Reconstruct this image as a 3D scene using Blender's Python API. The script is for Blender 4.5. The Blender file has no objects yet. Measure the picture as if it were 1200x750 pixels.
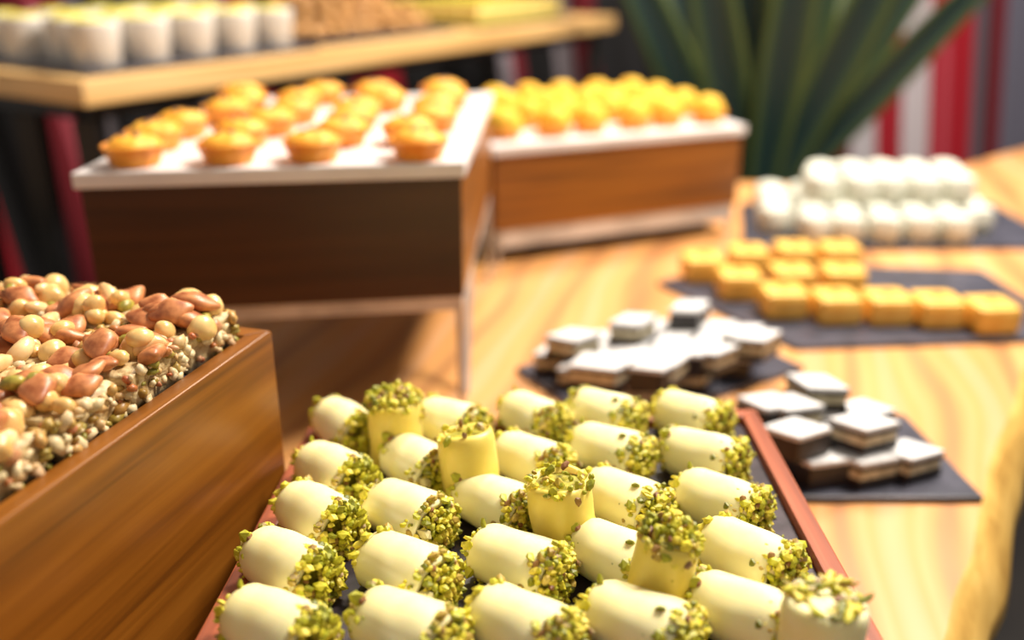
import bpy, bmesh, math, random
from mathutils import Vector, Matrix, noise
random.seed(7)
R = math.radians
# ------------------------------------------------------------------ camera, light, exposure
F = 1100.0; TZ = 0.75; CZ = 1.17; PITCH = R(21.6)
sc = bpy.context.scene
COL = sc.collection
cd = bpy.data.cameras.new('camera'); cam = bpy.data.objects.new('camera', cd); COL.objects.link(cam)
cam.location = (0, 0, CZ); cam.rotation_euler = (R(90) - PITCH, 0, 0)
cd.sensor_width = 36; cd.lens = 36 * F / 1200; cd.clip_start = 0.02
cd.dof.use_dof = True; cd.dof.focus_distance = 0.50; cd.dof.aperture_fstop = 2.5
sc.camera = cam
w = bpy.data.worlds.new('room_light'); sc.world = w; w.use_nodes = True
w.node_tree.nodes['Background'].inputs[0].default_value = (1.0, 0.90, 0.78, 1)
w.node_tree.nodes['Background'].inputs[1].default_value = 0.23
def area(name, loc, target, size, power, col):
    l = bpy.data.lights.new(name, 'AREA'); l.shape = 'DISK'; l.size = size; l.energy = power; l.color = col
    o = bpy.data.objects.new(name, l); COL.objects.link(o); o.location = loc
    o.rotation_euler = (Vector(target) - Vector(loc)).to_track_quat('-Z', 'Y').to_euler(); return o
area('ceiling_lamp_key', (0.95, 1.15, 2.5), (0.1, 0.8, 0.8), 0.45, 42, (1.0, 0.91, 0.80))
area('ceiling_lamp_back', (0.25, 2.1, 2.7), (0.0, 1.0, 0.9), 0.5, 30, (1.0, 0.90, 0.78))
area('curtain_fill_light', (1.2, 2.1, 2.9), (1.3, 3.0, 0.9), 0.8, 26, (1.0, 0.93, 0.88))  # added fill light to brighten the curtain, not a known fixture
sc.view_settings.view_transform = 'Standard'; sc.view_settings.look = 'None'
sc.view_settings.gamma = 1; sc.view_settings.use_curve_mapping = False
sc.view_settings.exposure = 0.66

# ------------------------------------------------------------------ survey: photo pixel -> point on a real surface
SP, CP = math.sin(PITCH), math.cos(PITCH)
def ray(px, py):
    u = (px - 600) / F; v = (375 - py) / F
    return Vector((u, CP + v * SP, -SP + v * CP))
def on_z(px, py, z):
    d = ray(px, py); return Vector((0, 0, CZ)) + d * ((z - CZ) / d.z)
def on_plane(px, py, p0, n):
    d = ray(px, py); c = Vector((0, 0, CZ)); return c + d * ((p0 - c).dot(n) / d.dot(n))

# ------------------------------------------------------------------ materials
def lin(c):
    return tuple((x / 12.92 if x <= .04045 else ((x + .055) / 1.055) ** 2.4) for x in c)
def rgb(r, g, b): return lin((r / 255, g / 255, b / 255)) + (1,)
class NT:
    def __init__(s, name):
        s.m = bpy.data.materials.new(name); s.m.use_nodes = True; s.t = s.m.node_tree
        s.b = s.t.nodes['Principled BSDF']
    def n(s, typ, **kw):
        x = s.t.nodes.new(typ)
        for k, v in kw.items(): setattr(x, k, v)
        return x
    def l(s, a, b): s.t.links.new(a, b)
    def ramp(s, fac, stops, interp='LINEAR'):
        r = s.n('ShaderNodeValToRGB'); r.color_ramp.interpolation = interp
        e = r.color_ramp.elements
        e[1].position = stops[-1][0]; e[1].color = stops[-1][1]; e[0].position = stops[0][0]; e[0].color = stops[0][1]
        for p, c in stops[1:-1]: x = e.new(p); x.color = c
        s.l(fac, r.inputs[0]); return r
    def noise(s, scale, detail=3, vec=None, dist=0):
        x = s.n('ShaderNodeTexNoise'); x.inputs['Scale'].default_value = scale
        x.inputs['Detail'].default_value = detail; x.inputs['Distortion'].default_value = dist
        if vec: s.l(vec, x.inputs['Vector'])
        return x
    def bump(s, h, strength, dist=0.001):
        b = s.n('ShaderNodeBump'); b.inputs['Strength'].default_value = strength; b.inputs['Distance'].default_value = dist
        s.l(h, b.inputs['Height']); s.l(b.outputs[0], s.b.inputs['Normal'])
def mottled(name, c1, c2, scale=60, rough=0.5, bump=0.3, bd=0.001, sss=0, metal=0, spec=0.5, island=False, sssr=(1, .7, .3)):
    k = NT(name); tc = k.n('ShaderNodeTexCoord'); nz = k.noise(scale, 4, tc.outputs['Object'])
    r = k.ramp(nz.outputs['Fac'], [(0.35, c1), (0.65, c2)])
    k.l(r.outputs[0], k.b.inputs['Base Color'])
    k.b.inputs['Roughness'].default_value = rough; k.b.inputs['Metallic'].default_value = metal
    k.b.inputs['Specular IOR Level'].default_value = spec
    if sss:
        k.b.inputs['Subsurface Weight'].default_value = sss; k.b.inputs['Subsurface Scale'].default_value = 0.006
        k.b.inputs['Subsurface Radius'].default_value = sssr
    if bump: k.bump(nz.outputs['Fac'], bump, bd)
    return k.m
def islands(name, stops, rough=0.5, scale=300):
    k = NT(name); g = k.n('ShaderNodeNewGeometry')
    r = k.ramp(g.outputs['Random Per Island'], stops)
    tc = k.n('ShaderNodeTexCoord'); nz = k.noise(scale, 3, tc.outputs['Object'])
    mx = k.n('ShaderNodeMix', data_type='RGBA', blend_type='MULTIPLY'); mx.inputs[0].default_value = 0.6
    gr = k.ramp(nz.outputs['Fac'], [(0.3, (.55, .5, .4, 1)), (0.6, (1, 1, 1, 1))])
    k.l(r.outputs[0], mx.inputs[6]); k.l(gr.outputs[0], mx.inputs[7]); k.l(mx.outputs[2], k.b.inputs['Base Color'])
    k.b.inputs['Roughness'].default_value = rough; k.bump(nz.outputs['Fac'], 0.4, 0.0008)
    return k.m
def wood(name, dark, mid, light, sx=3, sy=60, rough=0.4, big=0.0, coat=0.0):
    """grain runs along U of the UV map (metres)"""
    k = NT(name); tc = k.n('ShaderNodeTexCoord')
    mp = k.n('ShaderNodeMapping'); mp.inputs['Scale'].default_value = (sx, sy, 1); k.l(tc.outputs['UV'], mp.inputs[0])
    n1 = k.noise(1.0, 6, mp.outputs[0], 0.6)
    r = k.ramp(n1.outputs['Fac'], [(0.32, dark), (0.5, mid), (0.68, light)])
    out = r.outputs[0]
    if big:
        mp2 = k.n('ShaderNodeMapping'); mp2.inputs['Scale'].default_value = (0.8, 2.2, 1); k.l(tc.outputs['UV'], mp2.inputs[0])
        wv = k.n('ShaderNodeTexWave', wave_type='BANDS', bands_direction='Y'); wv.inputs['Scale'].default_value = 1.5
        wv.inputs['Distortion'].default_value = 9; wv.inputs['Detail'].default_value = 2; wv.inputs['Detail Scale'].default_value = 0.9
        k.l(mp2.outputs[0], wv.inputs['Vector'])
        r2 = k.ramp(wv.outputs['Fac'], [(0.0, rgb(150, 98, 66)), (0.12, rgb(204, 138, 74)), (0.4, rgb(222, 166, 108)), (0.7, rgb(222, 150, 72)), (1, rgb(224, 172, 128))])
        mx = k.n('ShaderNodeMix', data_type='RGBA', blend_type='MIX'); mx.inputs[0].default_value = big
        k.l(out, mx.inputs[6]); k.l(r2.outputs[0], mx.inputs[7]); out = mx.outputs[2]
    k.l(out, k.b.inputs['Base Color']); k.b.inputs['Roughness'].default_value = rough
    k.b.inputs['Coat Weight'].default_value = coat; k.b.inputs['Coat Roughness'].default_value = 0.25
    k.bump(n1.outputs['Fac'], 0.15, 0.0006)
    return k.m

M = {}
M['table'] = wood('oiled_table_wood', rgb(176, 118, 66), rgb(204, 146, 84), rgb(218, 166, 106), 1.6, 14, 0.42, big=0.5, coat=0.15)
M['table_edge'] = wood('live_edge_wood', rgb(168, 128, 54), rgb(196, 156, 76), rgb(214, 176, 96), 4, 20, 0.5)
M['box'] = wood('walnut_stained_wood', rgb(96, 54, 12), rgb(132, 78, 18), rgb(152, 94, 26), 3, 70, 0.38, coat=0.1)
M['box_dark'] = wood('dark_stain_and_shade_wood', rgb(48, 26, 13), rgb(62, 33, 15), rgb(72, 40, 18), 3, 60, 0.45)  # dark stain deepened further: shade on the middle box put into the colour
M['rim'] = wood('cherry_rim_wood', rgb(124, 62, 38), rgb(160, 84, 52), rgb(178, 100, 66), 4, 120, 0.4)
M['shelf'] = wood('pale_shelf_wood', rgb(196, 148, 88), rgb(224, 180, 114), rgb(238, 200, 140), 2, 50, 0.45)
M['slate'] = mottled('grey_slate', rgb(50, 51, 60), rgb(76, 76, 88), 35, 0.36, 0.5, 0.0006)
M['slate_warm'] = mottled('violet_grey_slate', rgb(38, 32, 36), rgb(72, 62, 68), 45, 0.38, 0.6, 0.0008)
M['black'] = mottled('black_powder_coat', rgb(12, 12, 13), rgb(22, 22, 24), 30, 0.5, 0.1)
M['steel'] = mottled('brushed_steel', rgb(176, 174, 172), rgb(216, 214, 212), 20, 0.4, 0.05, metal=0.3)
M['marble'] = mottled('white_stone_plate', rgb(222, 216, 214), rgb(240, 236, 234), 9, 0.3, 0.05)
M['dough'] = mottled('pale_rolled_dough', rgb(243, 230, 160), rgb(250, 241, 190), 34, 0.6, 0.25, 0.0006, sss=0.35, sssr=(1, .75, .3))
M['dough_yellow'] = mottled('yellowish_rolled_dough', rgb(228, 204, 84), rgb(236, 216, 112), 42, 0.42, 0.25, 0.0006, sss=0.35, sssr=(1, .75, .25))
M['pist'] = islands('crushed_pistachio', [(0, rgb(112, 116, 22)), (.22, rgb(176, 176, 32)), (.5, rgb(214, 204, 50)), (.78, rgb(236, 216, 84)), (.93, rgb(132, 76, 52)), (1, rgb(226, 214, 150))])
M['paste'] = mottled('pistachio_paste', rgb(128, 124, 26), rgb(186, 172, 40), 300, 0.6, 0.6, 0.001)
M['almond'] = mottled('roasted_almond_skin', rgb(150, 82, 44), rgb(216, 144, 90), 110, 0.4, 0.4, 0.0005)
M['hazel'] = mottled('blanched_hazelnut', rgb(212, 164, 92), rgb(240, 208, 142), 70, 0.3, 0.25, 0.0005, sss=0.2)
M['cashew'] = mottled('toasted_cashew', rgb(224, 176, 116), rgb(242, 212, 158), 60, 0.3, 0.25, 0.0005, sss=0.2)
M['pistnut'] = mottled('whole_pistachio', rgb(128, 118, 40), rgb(186, 170, 70), 220, 0.4, 0.4, 0.0005)
M['nougat'] = mottled('nut_nougat', rgb(160, 124, 72), rgb(222, 200, 150), 170, 0.5, 0.9, 0.002)
M['nougat_bits'] = islands('chopped_nut_pieces', [(0, rgb(226, 204, 152)), (.4, rgb(238, 220, 178)), (.6, rgb(204, 158, 92)), (.75, rgb(150, 142, 52)), (.85, rgb(186, 100, 56)), (1, rgb(236, 214, 166))], 0.42)
M['choc'] = mottled('dark_chocolate', rgb(20, 16, 15), rgb(40, 32, 28), 60, 0.4, 0.3)
M['cream'] = mottled('nougat_filling', rgb(170, 158, 126), rgb(214, 204, 172), 160, 0.6, 0.6)
M['coco'] = mottled('white_coconut', rgb(196, 195, 194), rgb(222, 221, 220), 220, 0.8, 0.7, 0.0015)
M['cocoball'] = mottled('desiccated_coconut', rgb(196, 196, 180), rgb(224, 224, 210), 160, 0.85, 0.8, 0.002)
M['square'] = mottled('golden_semolina_cake', rgb(232, 172, 66), rgb(246, 200, 100), 45, 0.45, 0.3)
M['nutdark'] = mottled('brown_nut', rgb(92, 56, 30), rgb(140, 92, 52), 120, 0.5, 0.3)
M['shell'] = mottled('orange_pastry', rgb(226, 132, 34), rgb(244, 166, 58), 60, 0.5, 0.4)
M['custard'] = mottled('orange_custard', rgb(236, 158, 30), rgb(240, 186, 66), 50, 0.6, 0.3, sss=0.1)
M['custardy'] = mottled('yellow_custard', rgb(226, 170, 26), rgb(240, 196, 60), 50, 0.7, 0.3, sss=0.1)
M['cup'] = mottled('white_glazed_cup', rgb(222, 216, 206), rgb(240, 236, 228), 8, 0.3, 0)
M['topping'] = mottled('yellow_green_topping', rgb(188, 170, 48), rgb(226, 214, 110), 90, 0.5, 0.5)
M['cookie'] = mottled('brown_nut_cookie', rgb(140, 92, 44), rgb(204, 156, 92), 90, 0.6, 0.6, 0.002)
M['layer_g'] = mottled('pistachio_layer', rgb(160, 150, 40), rgb(206, 190, 60), 90, 0.6, 0.4)
M['layer_y'] = mottled('yellow_cake_layer', rgb(226, 200, 110), rgb(240, 222, 150), 60, 0.6, 0.4)
M['floor'] = mottled('dark_floor', rgb(26, 24, 22), rgb(38, 34, 30), 5, 0.6, 0.1)
M['wall'] = mottled('dark_wall', rgb(58, 52, 50), rgb(72, 66, 62), 3, 0.8, 0.1)
M['pot'] = mottled('dark_clay_pot', rgb(48, 40, 36), rgb(66, 54, 48), 20, 0.7, 0.3)
M['soil'] = mottled('potting_soil', rgb(30, 22, 16), rgb(50, 38, 28), 60, 0.9, 0.6)

def leaf_mat():
    k = NT('striped_leaf'); tc = k.n('ShaderNodeTexCoord'); sp = k.n('ShaderNodeSeparateXYZ'); k.l(tc.outputs['UV'], sp.inputs[0])
    r = k.ramp(sp.outputs[0], [(0, rgb(86, 98, 48)), (.12, rgb(62, 82, 44)), (.26, rgb(22, 50, 44)), (.5, rgb(16, 42, 44)), (.75, rgb(22, 50, 42)), (.88, rgb(58, 78, 42)), (1, rgb(90, 100, 50))])
    k.l(r.outputs[0], k.b.inputs['Base Color']); k.b.inputs['Roughness'].default_value = 0.45; return k.m
M['leaf'] = leaf_mat()
CX0, CX1 = -2.6, 2.4
def curtain_mat():
    k = NT('striped_curtain_fabric'); tc = k.n('ShaderNodeTexCoord'); sp = k.n('ShaderNodeSeparateXYZ'); k.l(tc.outputs['UV'], sp.inputs[0])
    red = rgb(176, 8, 34); dred = rgb(112, 6, 24); pink = rgb(196, 84, 98); gr = rgb(150, 140, 146); lg = rgb(214, 206, 210); dk = rgb(96, 88, 98); bk = rgb(20, 18, 20); bl = rgb(106, 104, 120)
    px = [(-400, bk), (-250, red), (-180, gr), (-150, red), (-70, bk), (-5, dred), (36, pink), (60, red), (84, gr), (106, bk), (215, gr), (258, red), (305, bk), (395, red), (460, bk), (572, gr), (590, dred), (606, bk), (636, gr), (658, dred), (690, bk), (915, dk), (955, dred), (980, lg), (1016, red), (1046, lg), (1080, red), (1096, pink), (1104, red), (1120, dk), (1142, dred), (1168, bl)]
    st = [(max(0, min(1, ((p - 600) * .002668 - CX0) / (CX1 - CX0))), c) for p, c in px]
    st[0] = (0, st[0][1])
    r = k.ramp(sp.outputs[0], st, 'CONSTANT')
    # fine woven threads
    wv = k.n('ShaderNodeTexWave', wave_type='BANDS', bands_direction='X'); wv.inputs['Scale'].default_value = 120; k.l(tc.outputs['UV'], wv.inputs['Vector'])
    mx = k.n('ShaderNodeMix', data_type='RGBA', blend_type='MULTIPLY'); mx.inputs[0].default_value = 0.35
    k.l(r.outputs[0], mx.inputs[6]); k.l(wv.outputs['Color'], mx.inputs[7]); k.l(mx.outputs[2], k.b.inputs['Base Color'])
    k.b.inputs['Roughness'].default_value = 0.9; return k.m
M['curtain'] = curtain_mat()

# ------------------------------------------------------------------ helpers
def mesh(name, verts, faces, mat, smooth=False, uvs=None):
    me = bpy.data.meshes.new(name); me.from_pydata([tuple(v) for v in verts], [], faces); me.update()
    mats = mat if isinstance(mat, (list, tuple)) else [mat]
    for m in mats: me.materials.append(m)
    if smooth:
        for p in me.polygons: p.use_smooth = True
    if uvs:
        l = me.uv_layers.new(name='UVMap')
        for i, lp in enumerate(me.loops): l.data[i].uv = uvs[lp.vertex_index]
    return me
def link(name, me, parent=None, loc=None, rot=None, mtx=None):
    o = bpy.data.objects.new(name, me); COL.objects.link(o)
    if parent: o.parent = parent
    if mtx is not None: o.matrix_local = mtx
    if loc is not None: o.location = loc
    if rot is not None: o.rotation_euler = rot
    return o
def empty(name, loc, rz=0): return link(name, None, None, loc, (0, 0, rz))
def tag(o, label=None, cat=None, group=None, kind=None):
    if label: o['label'] = label
    if cat: o['category'] = cat
    if group: o['group'] = group
    if kind: o['kind'] = kind
    return o
def bm_mesh(name, bm, mat, smooth=False):
    me = bpy.data.meshes.new(name); bm.to_mesh(me); bm.free(); me.materials.append(mat)
    if smooth:
        for p in me.polygons: p.use_smooth = True
    return me
def grain_uv(me, d):
    d = Vector(d).normalized(); l = me.uv_layers.new(name='UVMap')
    for p in me.polygons:
        n = p.normal; v = n.cross(d)
        if v.length < .3: a = Vector((0, 0, 1)) if abs(n.z) < .7 else Vector((1, 0, 0)); dd = n.cross(a); v = a
        else: dd = d; v.normalize()
        for li in p.loop_indices:
            co = me.vertices[me.loops[li].vertex_index].co; l.data[li].uv = (co.dot(dd), co.dot(v))
def bevel_me(me, w, seg=2):
    bm = bmesh.new(); bm.from_mesh(me); bmesh.ops.recalc_face_normals(bm, faces=bm.faces)
    bmesh.ops.bevel(bm, geom=bm.edges[:], offset=w, segments=seg, affect='EDGES', profile=.6, clamp_overlap=True)
    bm.to_mesh(me); bm.free(); me.update()
def prism(name, top, bot, mat, bev=0.001, grain=None):
    n = len(top); vs = [Vector(p) for p in top] + [Vector(p) for p in bot]
    fs = [tuple(range(n)), tuple(range(2 * n - 1, n - 1, -1))] + [(i, i + n, (i + 1) % n + n, (i + 1) % n) for i in range(n)]
    me = mesh(name, vs, fs, mat)
    if bev: bevel_me(me, bev)
    else:
        bm = bmesh.new(); bm.from_mesh(me); bmesh.ops.recalc_face_normals(bm, faces=bm.faces); bm.to_mesh(me); bm.free(); me.update()
    if grain is not None: grain_uv(me, grain)
    return me
def slab(name, pts, z0, z1, mat, bev=0.001, grain=None, org=(0, 0, 0)):
    o = Vector(org)
    return prism(name, [Vector((p[0], p[1], z1)) - o for p in pts], [Vector((p[0], p[1], z0)) - o for p in pts], mat, bev, grain)
def bar(name, a, b, w, h, mat, bev=0.0008):
    a, b = Vector(a), Vector(b); d = (b - a).normalized()
    up = Vector((0, 0, 1)) if abs(d.z) < .95 else Vector((0, 1, 0))
    s = d.cross(up).normalized(); u = s.cross(d)
    q = [s * w / 2 + u * h / 2, s * -w / 2 + u * h / 2, s * -w / 2 - u * h / 2, s * w / 2 - u * h / 2]
    me = mesh(name, [a + x for x in q] + [b + x for x in q], [(0, 1, 2, 3), (7, 6, 5, 4)] + [(i, i + 4, (i + 1) % 4 + 4, (i + 1) % 4) for i in range(4)], mat)
    bevel_me(me, bev); grain_uv(me, d); return me
def lathe(prof, seg, fl=0, nfl=0):
    vs, fs = [], []
    for (r, z) in prof:
        for i in range(seg):
            a = 2 * math.pi * i / seg; rr = r * (1 + fl * math.cos(nfl * a)) if nfl else r
            vs.append((rr * math.cos(a), rr * math.sin(a), z))
    for k in range(len(prof) - 1):
        for i in range(seg):
            j = (i + 1) % seg; fs.append((k * seg + i, k * seg + j, (k + 1) * seg + j, (k + 1) * seg + i))
    fs.append(tuple(range(seg - 1, -1, -1))); fs.append(tuple((len(prof) - 1) * seg + i for i in range(seg)))
    return vs, fs
def blob(name, rad, mat, sub=3, nz=0.15, ns=60, shape=None, seed=0):
    bm = bmesh.new(); bmesh.ops.create_icosphere(bm, subdivisions=sub, radius=1)
    for v in bm.verts:
        p = v.co.copy()
        if shape: p = shape(p)
        p = Vector((p.x * rad[0], p.y * rad[1], p.z * rad[2]))
        k = 1 + nz * noise.noise(p * ns + Vector((seed * 7.1, 3, 1)))
        v.co = p * k
    return bm_mesh(name, bm, mat, True)
def clone(o, parent=None):
    c = o.copy(); COL.objects.link(c)
    if parent is not None: c.parent = parent
    for ch in list(o.children): 
        k = clone(ch, c)
    return c
_used = set()
def place(proto, loc, rz=0, label=None, mtx=None):
    """first use moves the prototype itself, later uses copy it with its parts"""
    if proto.name not in _used: _used.add(proto.name); o = proto
    else: o = clone(proto)
    if mtx is not None: o.matrix_local = mtx
    else: o.location = loc; o.rotation_euler = (0, 0, rz)
    if label: o['label'] = label
    return o

ORD = ['first', 'second', 'third', 'fourth', 'fifth', 'sixth', 'seventh', 'eighth', 'ninth', 'tenth', 'eleventh', 'twelfth', 'thirteenth', 'fourteenth', 'fifteenth', 'sixteenth', 'seventeenth', 'eighteenth', 'nineteenth', 'twentieth', 'twenty-first', 'twenty-second', 'twenty-third', 'twenty-fourth', 'twenty-fifth']
# ------------------------------------------------------------------ the setting
fl = mesh('floor', [(-4, -2, 0), (4, -2, 0), (4, 3.3, 0), (-4, 3.3, 0)], [(0, 1, 2, 3)], M['floor']); tag(link('floor', fl), kind='structure')
wl = slab('wall_back', [(-4, 3.3), (4, 3.3), (4, 3.4), (-4, 3.4)], 0, 3, M['wall'], 0); tag(link('wall_back', wl), kind='structure')

# curtain: one pleated sheet with woven stripes, real thickness
def curtain():
    vs, uv, fs = [], [], []; N = 360; K = 14; HT = 2.7
    for s in (0, 1):
        for i in range(N + 1):
            x = CX0 + (CX1 - CX0) * i / N
            for j in range(K + 1):
                z = .02 + HT * j / K
                y = 3.02 + .022 * math.sin(x * 21 + .4 * math.sin(z * 2)) + .012 * math.sin(x * 47 + 1) + s * .004
                vs.append((x + .13 * (1.0 - z), y, z)); uv.append((i / N, j / K))
    B = (N + 1) * (K + 1)
    for i in range(N):
        for j in range(K):
            a = i * (K + 1) + j; b = a + K + 1
            fs.append((a, b, b + 1, a + 1)); fs.append((B + a, B + a + 1, B + b + 1, B + b))
    me = mesh('curtain', vs, fs, M['curtain'], True, uv)
    r = empty('curtain', (0, 0, 0)); tag(r, 'red, grey and black striped fabric curtain hanging behind the buffet', 'curtain')
    link('curtain_fabric', me, r)
    v, f = lathe([(.015, CX0 - .05), (.015, CX1 + .05)], 12)
    me = mesh('curtain_rod', [(z, 3.03 + x, 2.74 + y) for x, y, z in v], f, M['black'], True); link('curtain_rod', me, r)
curtain()

# ------------------------------------------------------------------ live-edge table
def table():
    far = [(-300, 352), (0, 340), (100, 337), (300, 333), (540, 322), (585, 262), (640, 222), (760, 212), (880, 214), (980, 219), (1060, 212), (1130, 194), (1200, 175), (1290, 158)]
    near = [(1270, 230), (1236, 330), (1208, 410), (1176, 500), (1150, 580), (1130, 660), (1104, 760), (1030, 1000), (940, 1300)]
    pts = [on_z(x, y, TZ) for x, y in far + near]; pts += [Vector((.10, .0, TZ)), Vector((-.9, -.02, TZ)), Vector((-1.0, .6, TZ))]
    out = []
    n = len(pts)
    for i in range(n):       # smooth subdivide the outline, small bark-edge wobble
        p0, p1, p2, p3 = pts[i - 1], pts[i], pts[(i + 1) % n], pts[(i + 2) % n]
        for k in range(6):
            t = k / 6
            q = .5 * ((2 * p1) + (p2 - p0) * t + (2 * p0 - 5 * p1 + 4 * p2 - p3) * t * t + (3 * p1 - p0 - 3 * p2 + p3) * t ** 3)
            q = q + Vector((noise.noise(q * 18), noise.noise(q * 18 + Vector((9, 9, 9))), 0)) * .004
            q.z = TZ; out.append(q)
    c = sum(out, Vector()) / len(out)
    rings = [(0, 0), (.006, -.003), (.016, -.014), (.026, -.032), (.029, -.048), (.010, -.06)]
    vs = []; m = len(out)
    for off, dz in rings:
        for i, p in enumerate(out):
            t = (out[(i + 1) % m] - out[i - 1]).normalized(); nrm = Vector((t.y, -t.x, 0))
            if nrm.dot(p - c) < 0: nrm = -nrm
            k = 1 + .5 * noise.noise(p * 9)
            q = p + nrm * off * k; q.z = TZ + dz; vs.append(q)
    fs = []
    for r in range(len(rings) - 1):
        for i in range(m):
            j = (i + 1) % m; fs.append((r * m + i, r * m + j, (r + 1) * m + j, (r + 1) * m + i))
    top = tuple(range(m)); botf = tuple((len(rings) - 1) * m + i for i in range(m))
    root = empty('dining_table', (0.1, .8, 0)); tag(root, 'thick honey-coloured wooden table with a natural live edge', 'table')
    off = Vector((0.1, .8, 0))
    bm = bmesh.new(); bv = [bm.verts.new(v - off) for v in vs]
    side = [bm.faces.new([bv[i] for i in f]) for f in fs]
    ft = bm.faces.new([bv[i] for i in top]); fb = bm.faces.new([bv[i] for i in botf])
    for f in side: f.material_index = 1; f.smooth = True
    bmesh.ops.recalc_face_normals(bm, faces=bm.faces)
    bmesh.ops.triangulate(bm, faces=[ft, fb])
    me = bpy.data.meshes.new('tabletop'); bm.to_mesh(me); bm.free(); me.materials.append(M['table']); me.materials.append(M['table_edge'])
    grain_uv(me, (.27, 1, 0)); link('tabletop', me, root)
    for x, y in [(-.75, .2), (-.75, 1.05), (.35, .3), (.9, 1.9)]:
        link('leg', bar('leg', (x - .1, y - .8, .69), (x - .1, y - .8, 0), .07, .07, M['black'], .003), root)
table()

# ------------------------------------------------------------------ wooden serving boxes
def box(label, top, zb, th, mat, lit_side_mat=None, base=None, lip=.0):
    """top: 4 outer corners (Vector, may slope); walls run down to height zb"""
    c = sum(top, Vector()) / 4; org = Vector((c.x, c.y, zb))
    root = empty('serving_box', org); tag(root, label, 'box', 'wooden boxes that carry the trays')
    inn = []
    for i in range(4):
        a, b, d = top[i - 1], top[i], top[(i + 1) % 4]
        e1 = (a - b).normalized(); e2 = (d - b).normalized(); s = abs(e1.cross(e2).length)
        inn.append(b + (e1 + e2) * th / s)
    for i in range(4):
        j = (i + 1) % 4
        q = [top[i], top[j], inn[j], inn[i]]
        d = top[j] - top[i]
        lo = [Vector((p.x, p.y, zb)) for p in q]
        link('side_panel', prism('side_panel', [p - org for p in q], [p - org for p in lo], lit_side_mat if (lit_side_mat and i == 1) else mat, .0012, d), root)
    dp = .012
    # bottom board set between the walls, just under the lip
    def shrink(p): return p + (c - p).normalized() * .0005
    link('inner_board', prism('inner_board', [shrink(p) - org + Vector((0, 0, -dp - lip)) for p in inn], [shrink(p) - org + Vector((0, 0, -dp - lip - .008)) for p in inn], M['box_dark'], 0, (1, 0, 0)), root)
    return root, inn

# --- front tray: rim plane slopes very slightly up towards the camera
T0 = on_z(362, 500, CZ - .319); TN = Vector((0, math.sin(R(3.4)), math.cos(R(3.4))))
def tp(px, py, h=0): return on_plane(px, py, T0 + TN * h, TN)
fr_t = [tp(362, 500), tp(885, 479), tp(1060, 792), tp(203, 797)]
front_box, inn = box('low wooden box with a reddish rim carrying the pistachio rolls', fr_t, TZ, .012, M['rim'])
SLH = -.006
sl = [p + (sum(inn, Vector()) / 4 - p).normalized() * .001 for p in inn]
o = link('slate_tray', prism('slate_tray', [p + TN * SLH - sl[0] for p in sl], [p + TN * (SLH - .0055) - sl[0] for p in sl], M['slate_warm'], .0008), None, sl[0])
tag(o, 'dark slate tray under the pistachio rolls, set inside the reddish rim', 'tray')
# slate colour deepens under the sweets only through real shade

# --- left box
LZ = TZ + .20
cA = on_z(318, 387, LZ); cB = on_z(0, 613, LZ); d1 = (cB - cA).normalized(); d2 = Vector((d1.y, -d1.x, 0))
if d2.x > 0: d2 = -d2
left_t = [cA + d2 * .33, cA, cA + d1 * .50, cA + d1 * .50 + d2 * .33]
left_box, inn_l = box('wooden box at the left edge holding the nut bars', left_t, TZ, .012, M['box'])
sl = [p + (sum(inn_l, Vector()) / 4 - p).normalized() * .001 for p in inn_l]
o = link('slate_tray', prism('slate_tray', [p + Vector((0, 0, -.004)) - sl[0] for p in sl], [p + Vector((0, 0, -.0118)) - sl[0] for p in sl], M['slate'], .0008), None, sl[0])
tag(o, 'black tray under the nut bars in the left wooden box', 'tray')

# --- middle box on tall steel stand, and right box on low steel stand
def rect_from(c, dirx, wx, dy):
    x = Vector(dirx).normalized(); y = Vector((-x.y, x.x, 0))
    return [c + y * dy, c + x * wx + y * dy, c + x * wx, c]        # back-left, back-right, front-right, front-left
def stand(name, label, rc, z, railh, brace):
    c = sum(rc, Vector()) / 4; org = Vector((c.x, c.y, TZ)); root = empty(name, org); tag(root, label, 'stand', 'steel stands under the boxes')
    q = [p + (c - p) * .03 for p in rc]
    for i in range(4):
        a, b = q[i].copy(), q[(i + 1) % 4].copy(); a.z = b.z = z - railh / 2
        e = (b - a).normalized() * .0032
        link('rail', bar('rail', a - org + e, b - org - e, .006, railh, M['steel']), root)
        l0 = Vector((q[i].x, q[i].y, z)); l1 = Vector((q[i].x, q[i].y, TZ + .0004))
        link('leg', bar('leg', l0 - org, l1 - org, .0065, .0065, M['steel']), root)
    if brace:
        for (s, f) in ((0, 3), (1, 2)):
            a = q[f].lerp(q[s], .30); a.z = z - railh; b = q[f].lerp(q[s], .12); b.z = TZ + .0008
            link('brace', bar('brace', a - org, b - org, .006, .006, M['steel']), root)
P1 = on_z(82, 203, TZ + .249); P2 = on_z(545, 190, TZ + .249)
ax1 = (P2 - P1).normalized(); ax1 = Vector((math.cos(R(5)), math.sin(R(5)), 0))
P3 = on_z(578, 108, TZ + .249); sd1 = (P3 - P2)
pl1 = [P1 + sd1, P3, P2, P1]; ux1 = (P2 - P1).normalized()
mid_t = [p + (sum(pl1, Vector()) / 4 - p).normalized() * .006 for p in pl1]
for p in mid_t: p.z = TZ + .235
mid_box, _ = box('dark wooden box on the tall steel stand, under the orange tartlets', mid_t, TZ + .124, .012, M['box_dark'], M['box'])  # right panel takes the lighter wood: light falling on it painted as colour
stand('steel_stand', 'tall thin-legged steel stand under the dark middle box', mid_t, TZ + .124, .014, True)
o = link('serving_plate', prism('serving_plate', [p - P1 for p in pl1], [p - P1 + Vector((0, 0, -.0138)) for p in pl1], M['marble'], .002), None, P1)
tag(o, 'white rectangular stone plate under the orange tartlets on the middle box', 'plate', 'white stone plates')
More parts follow.
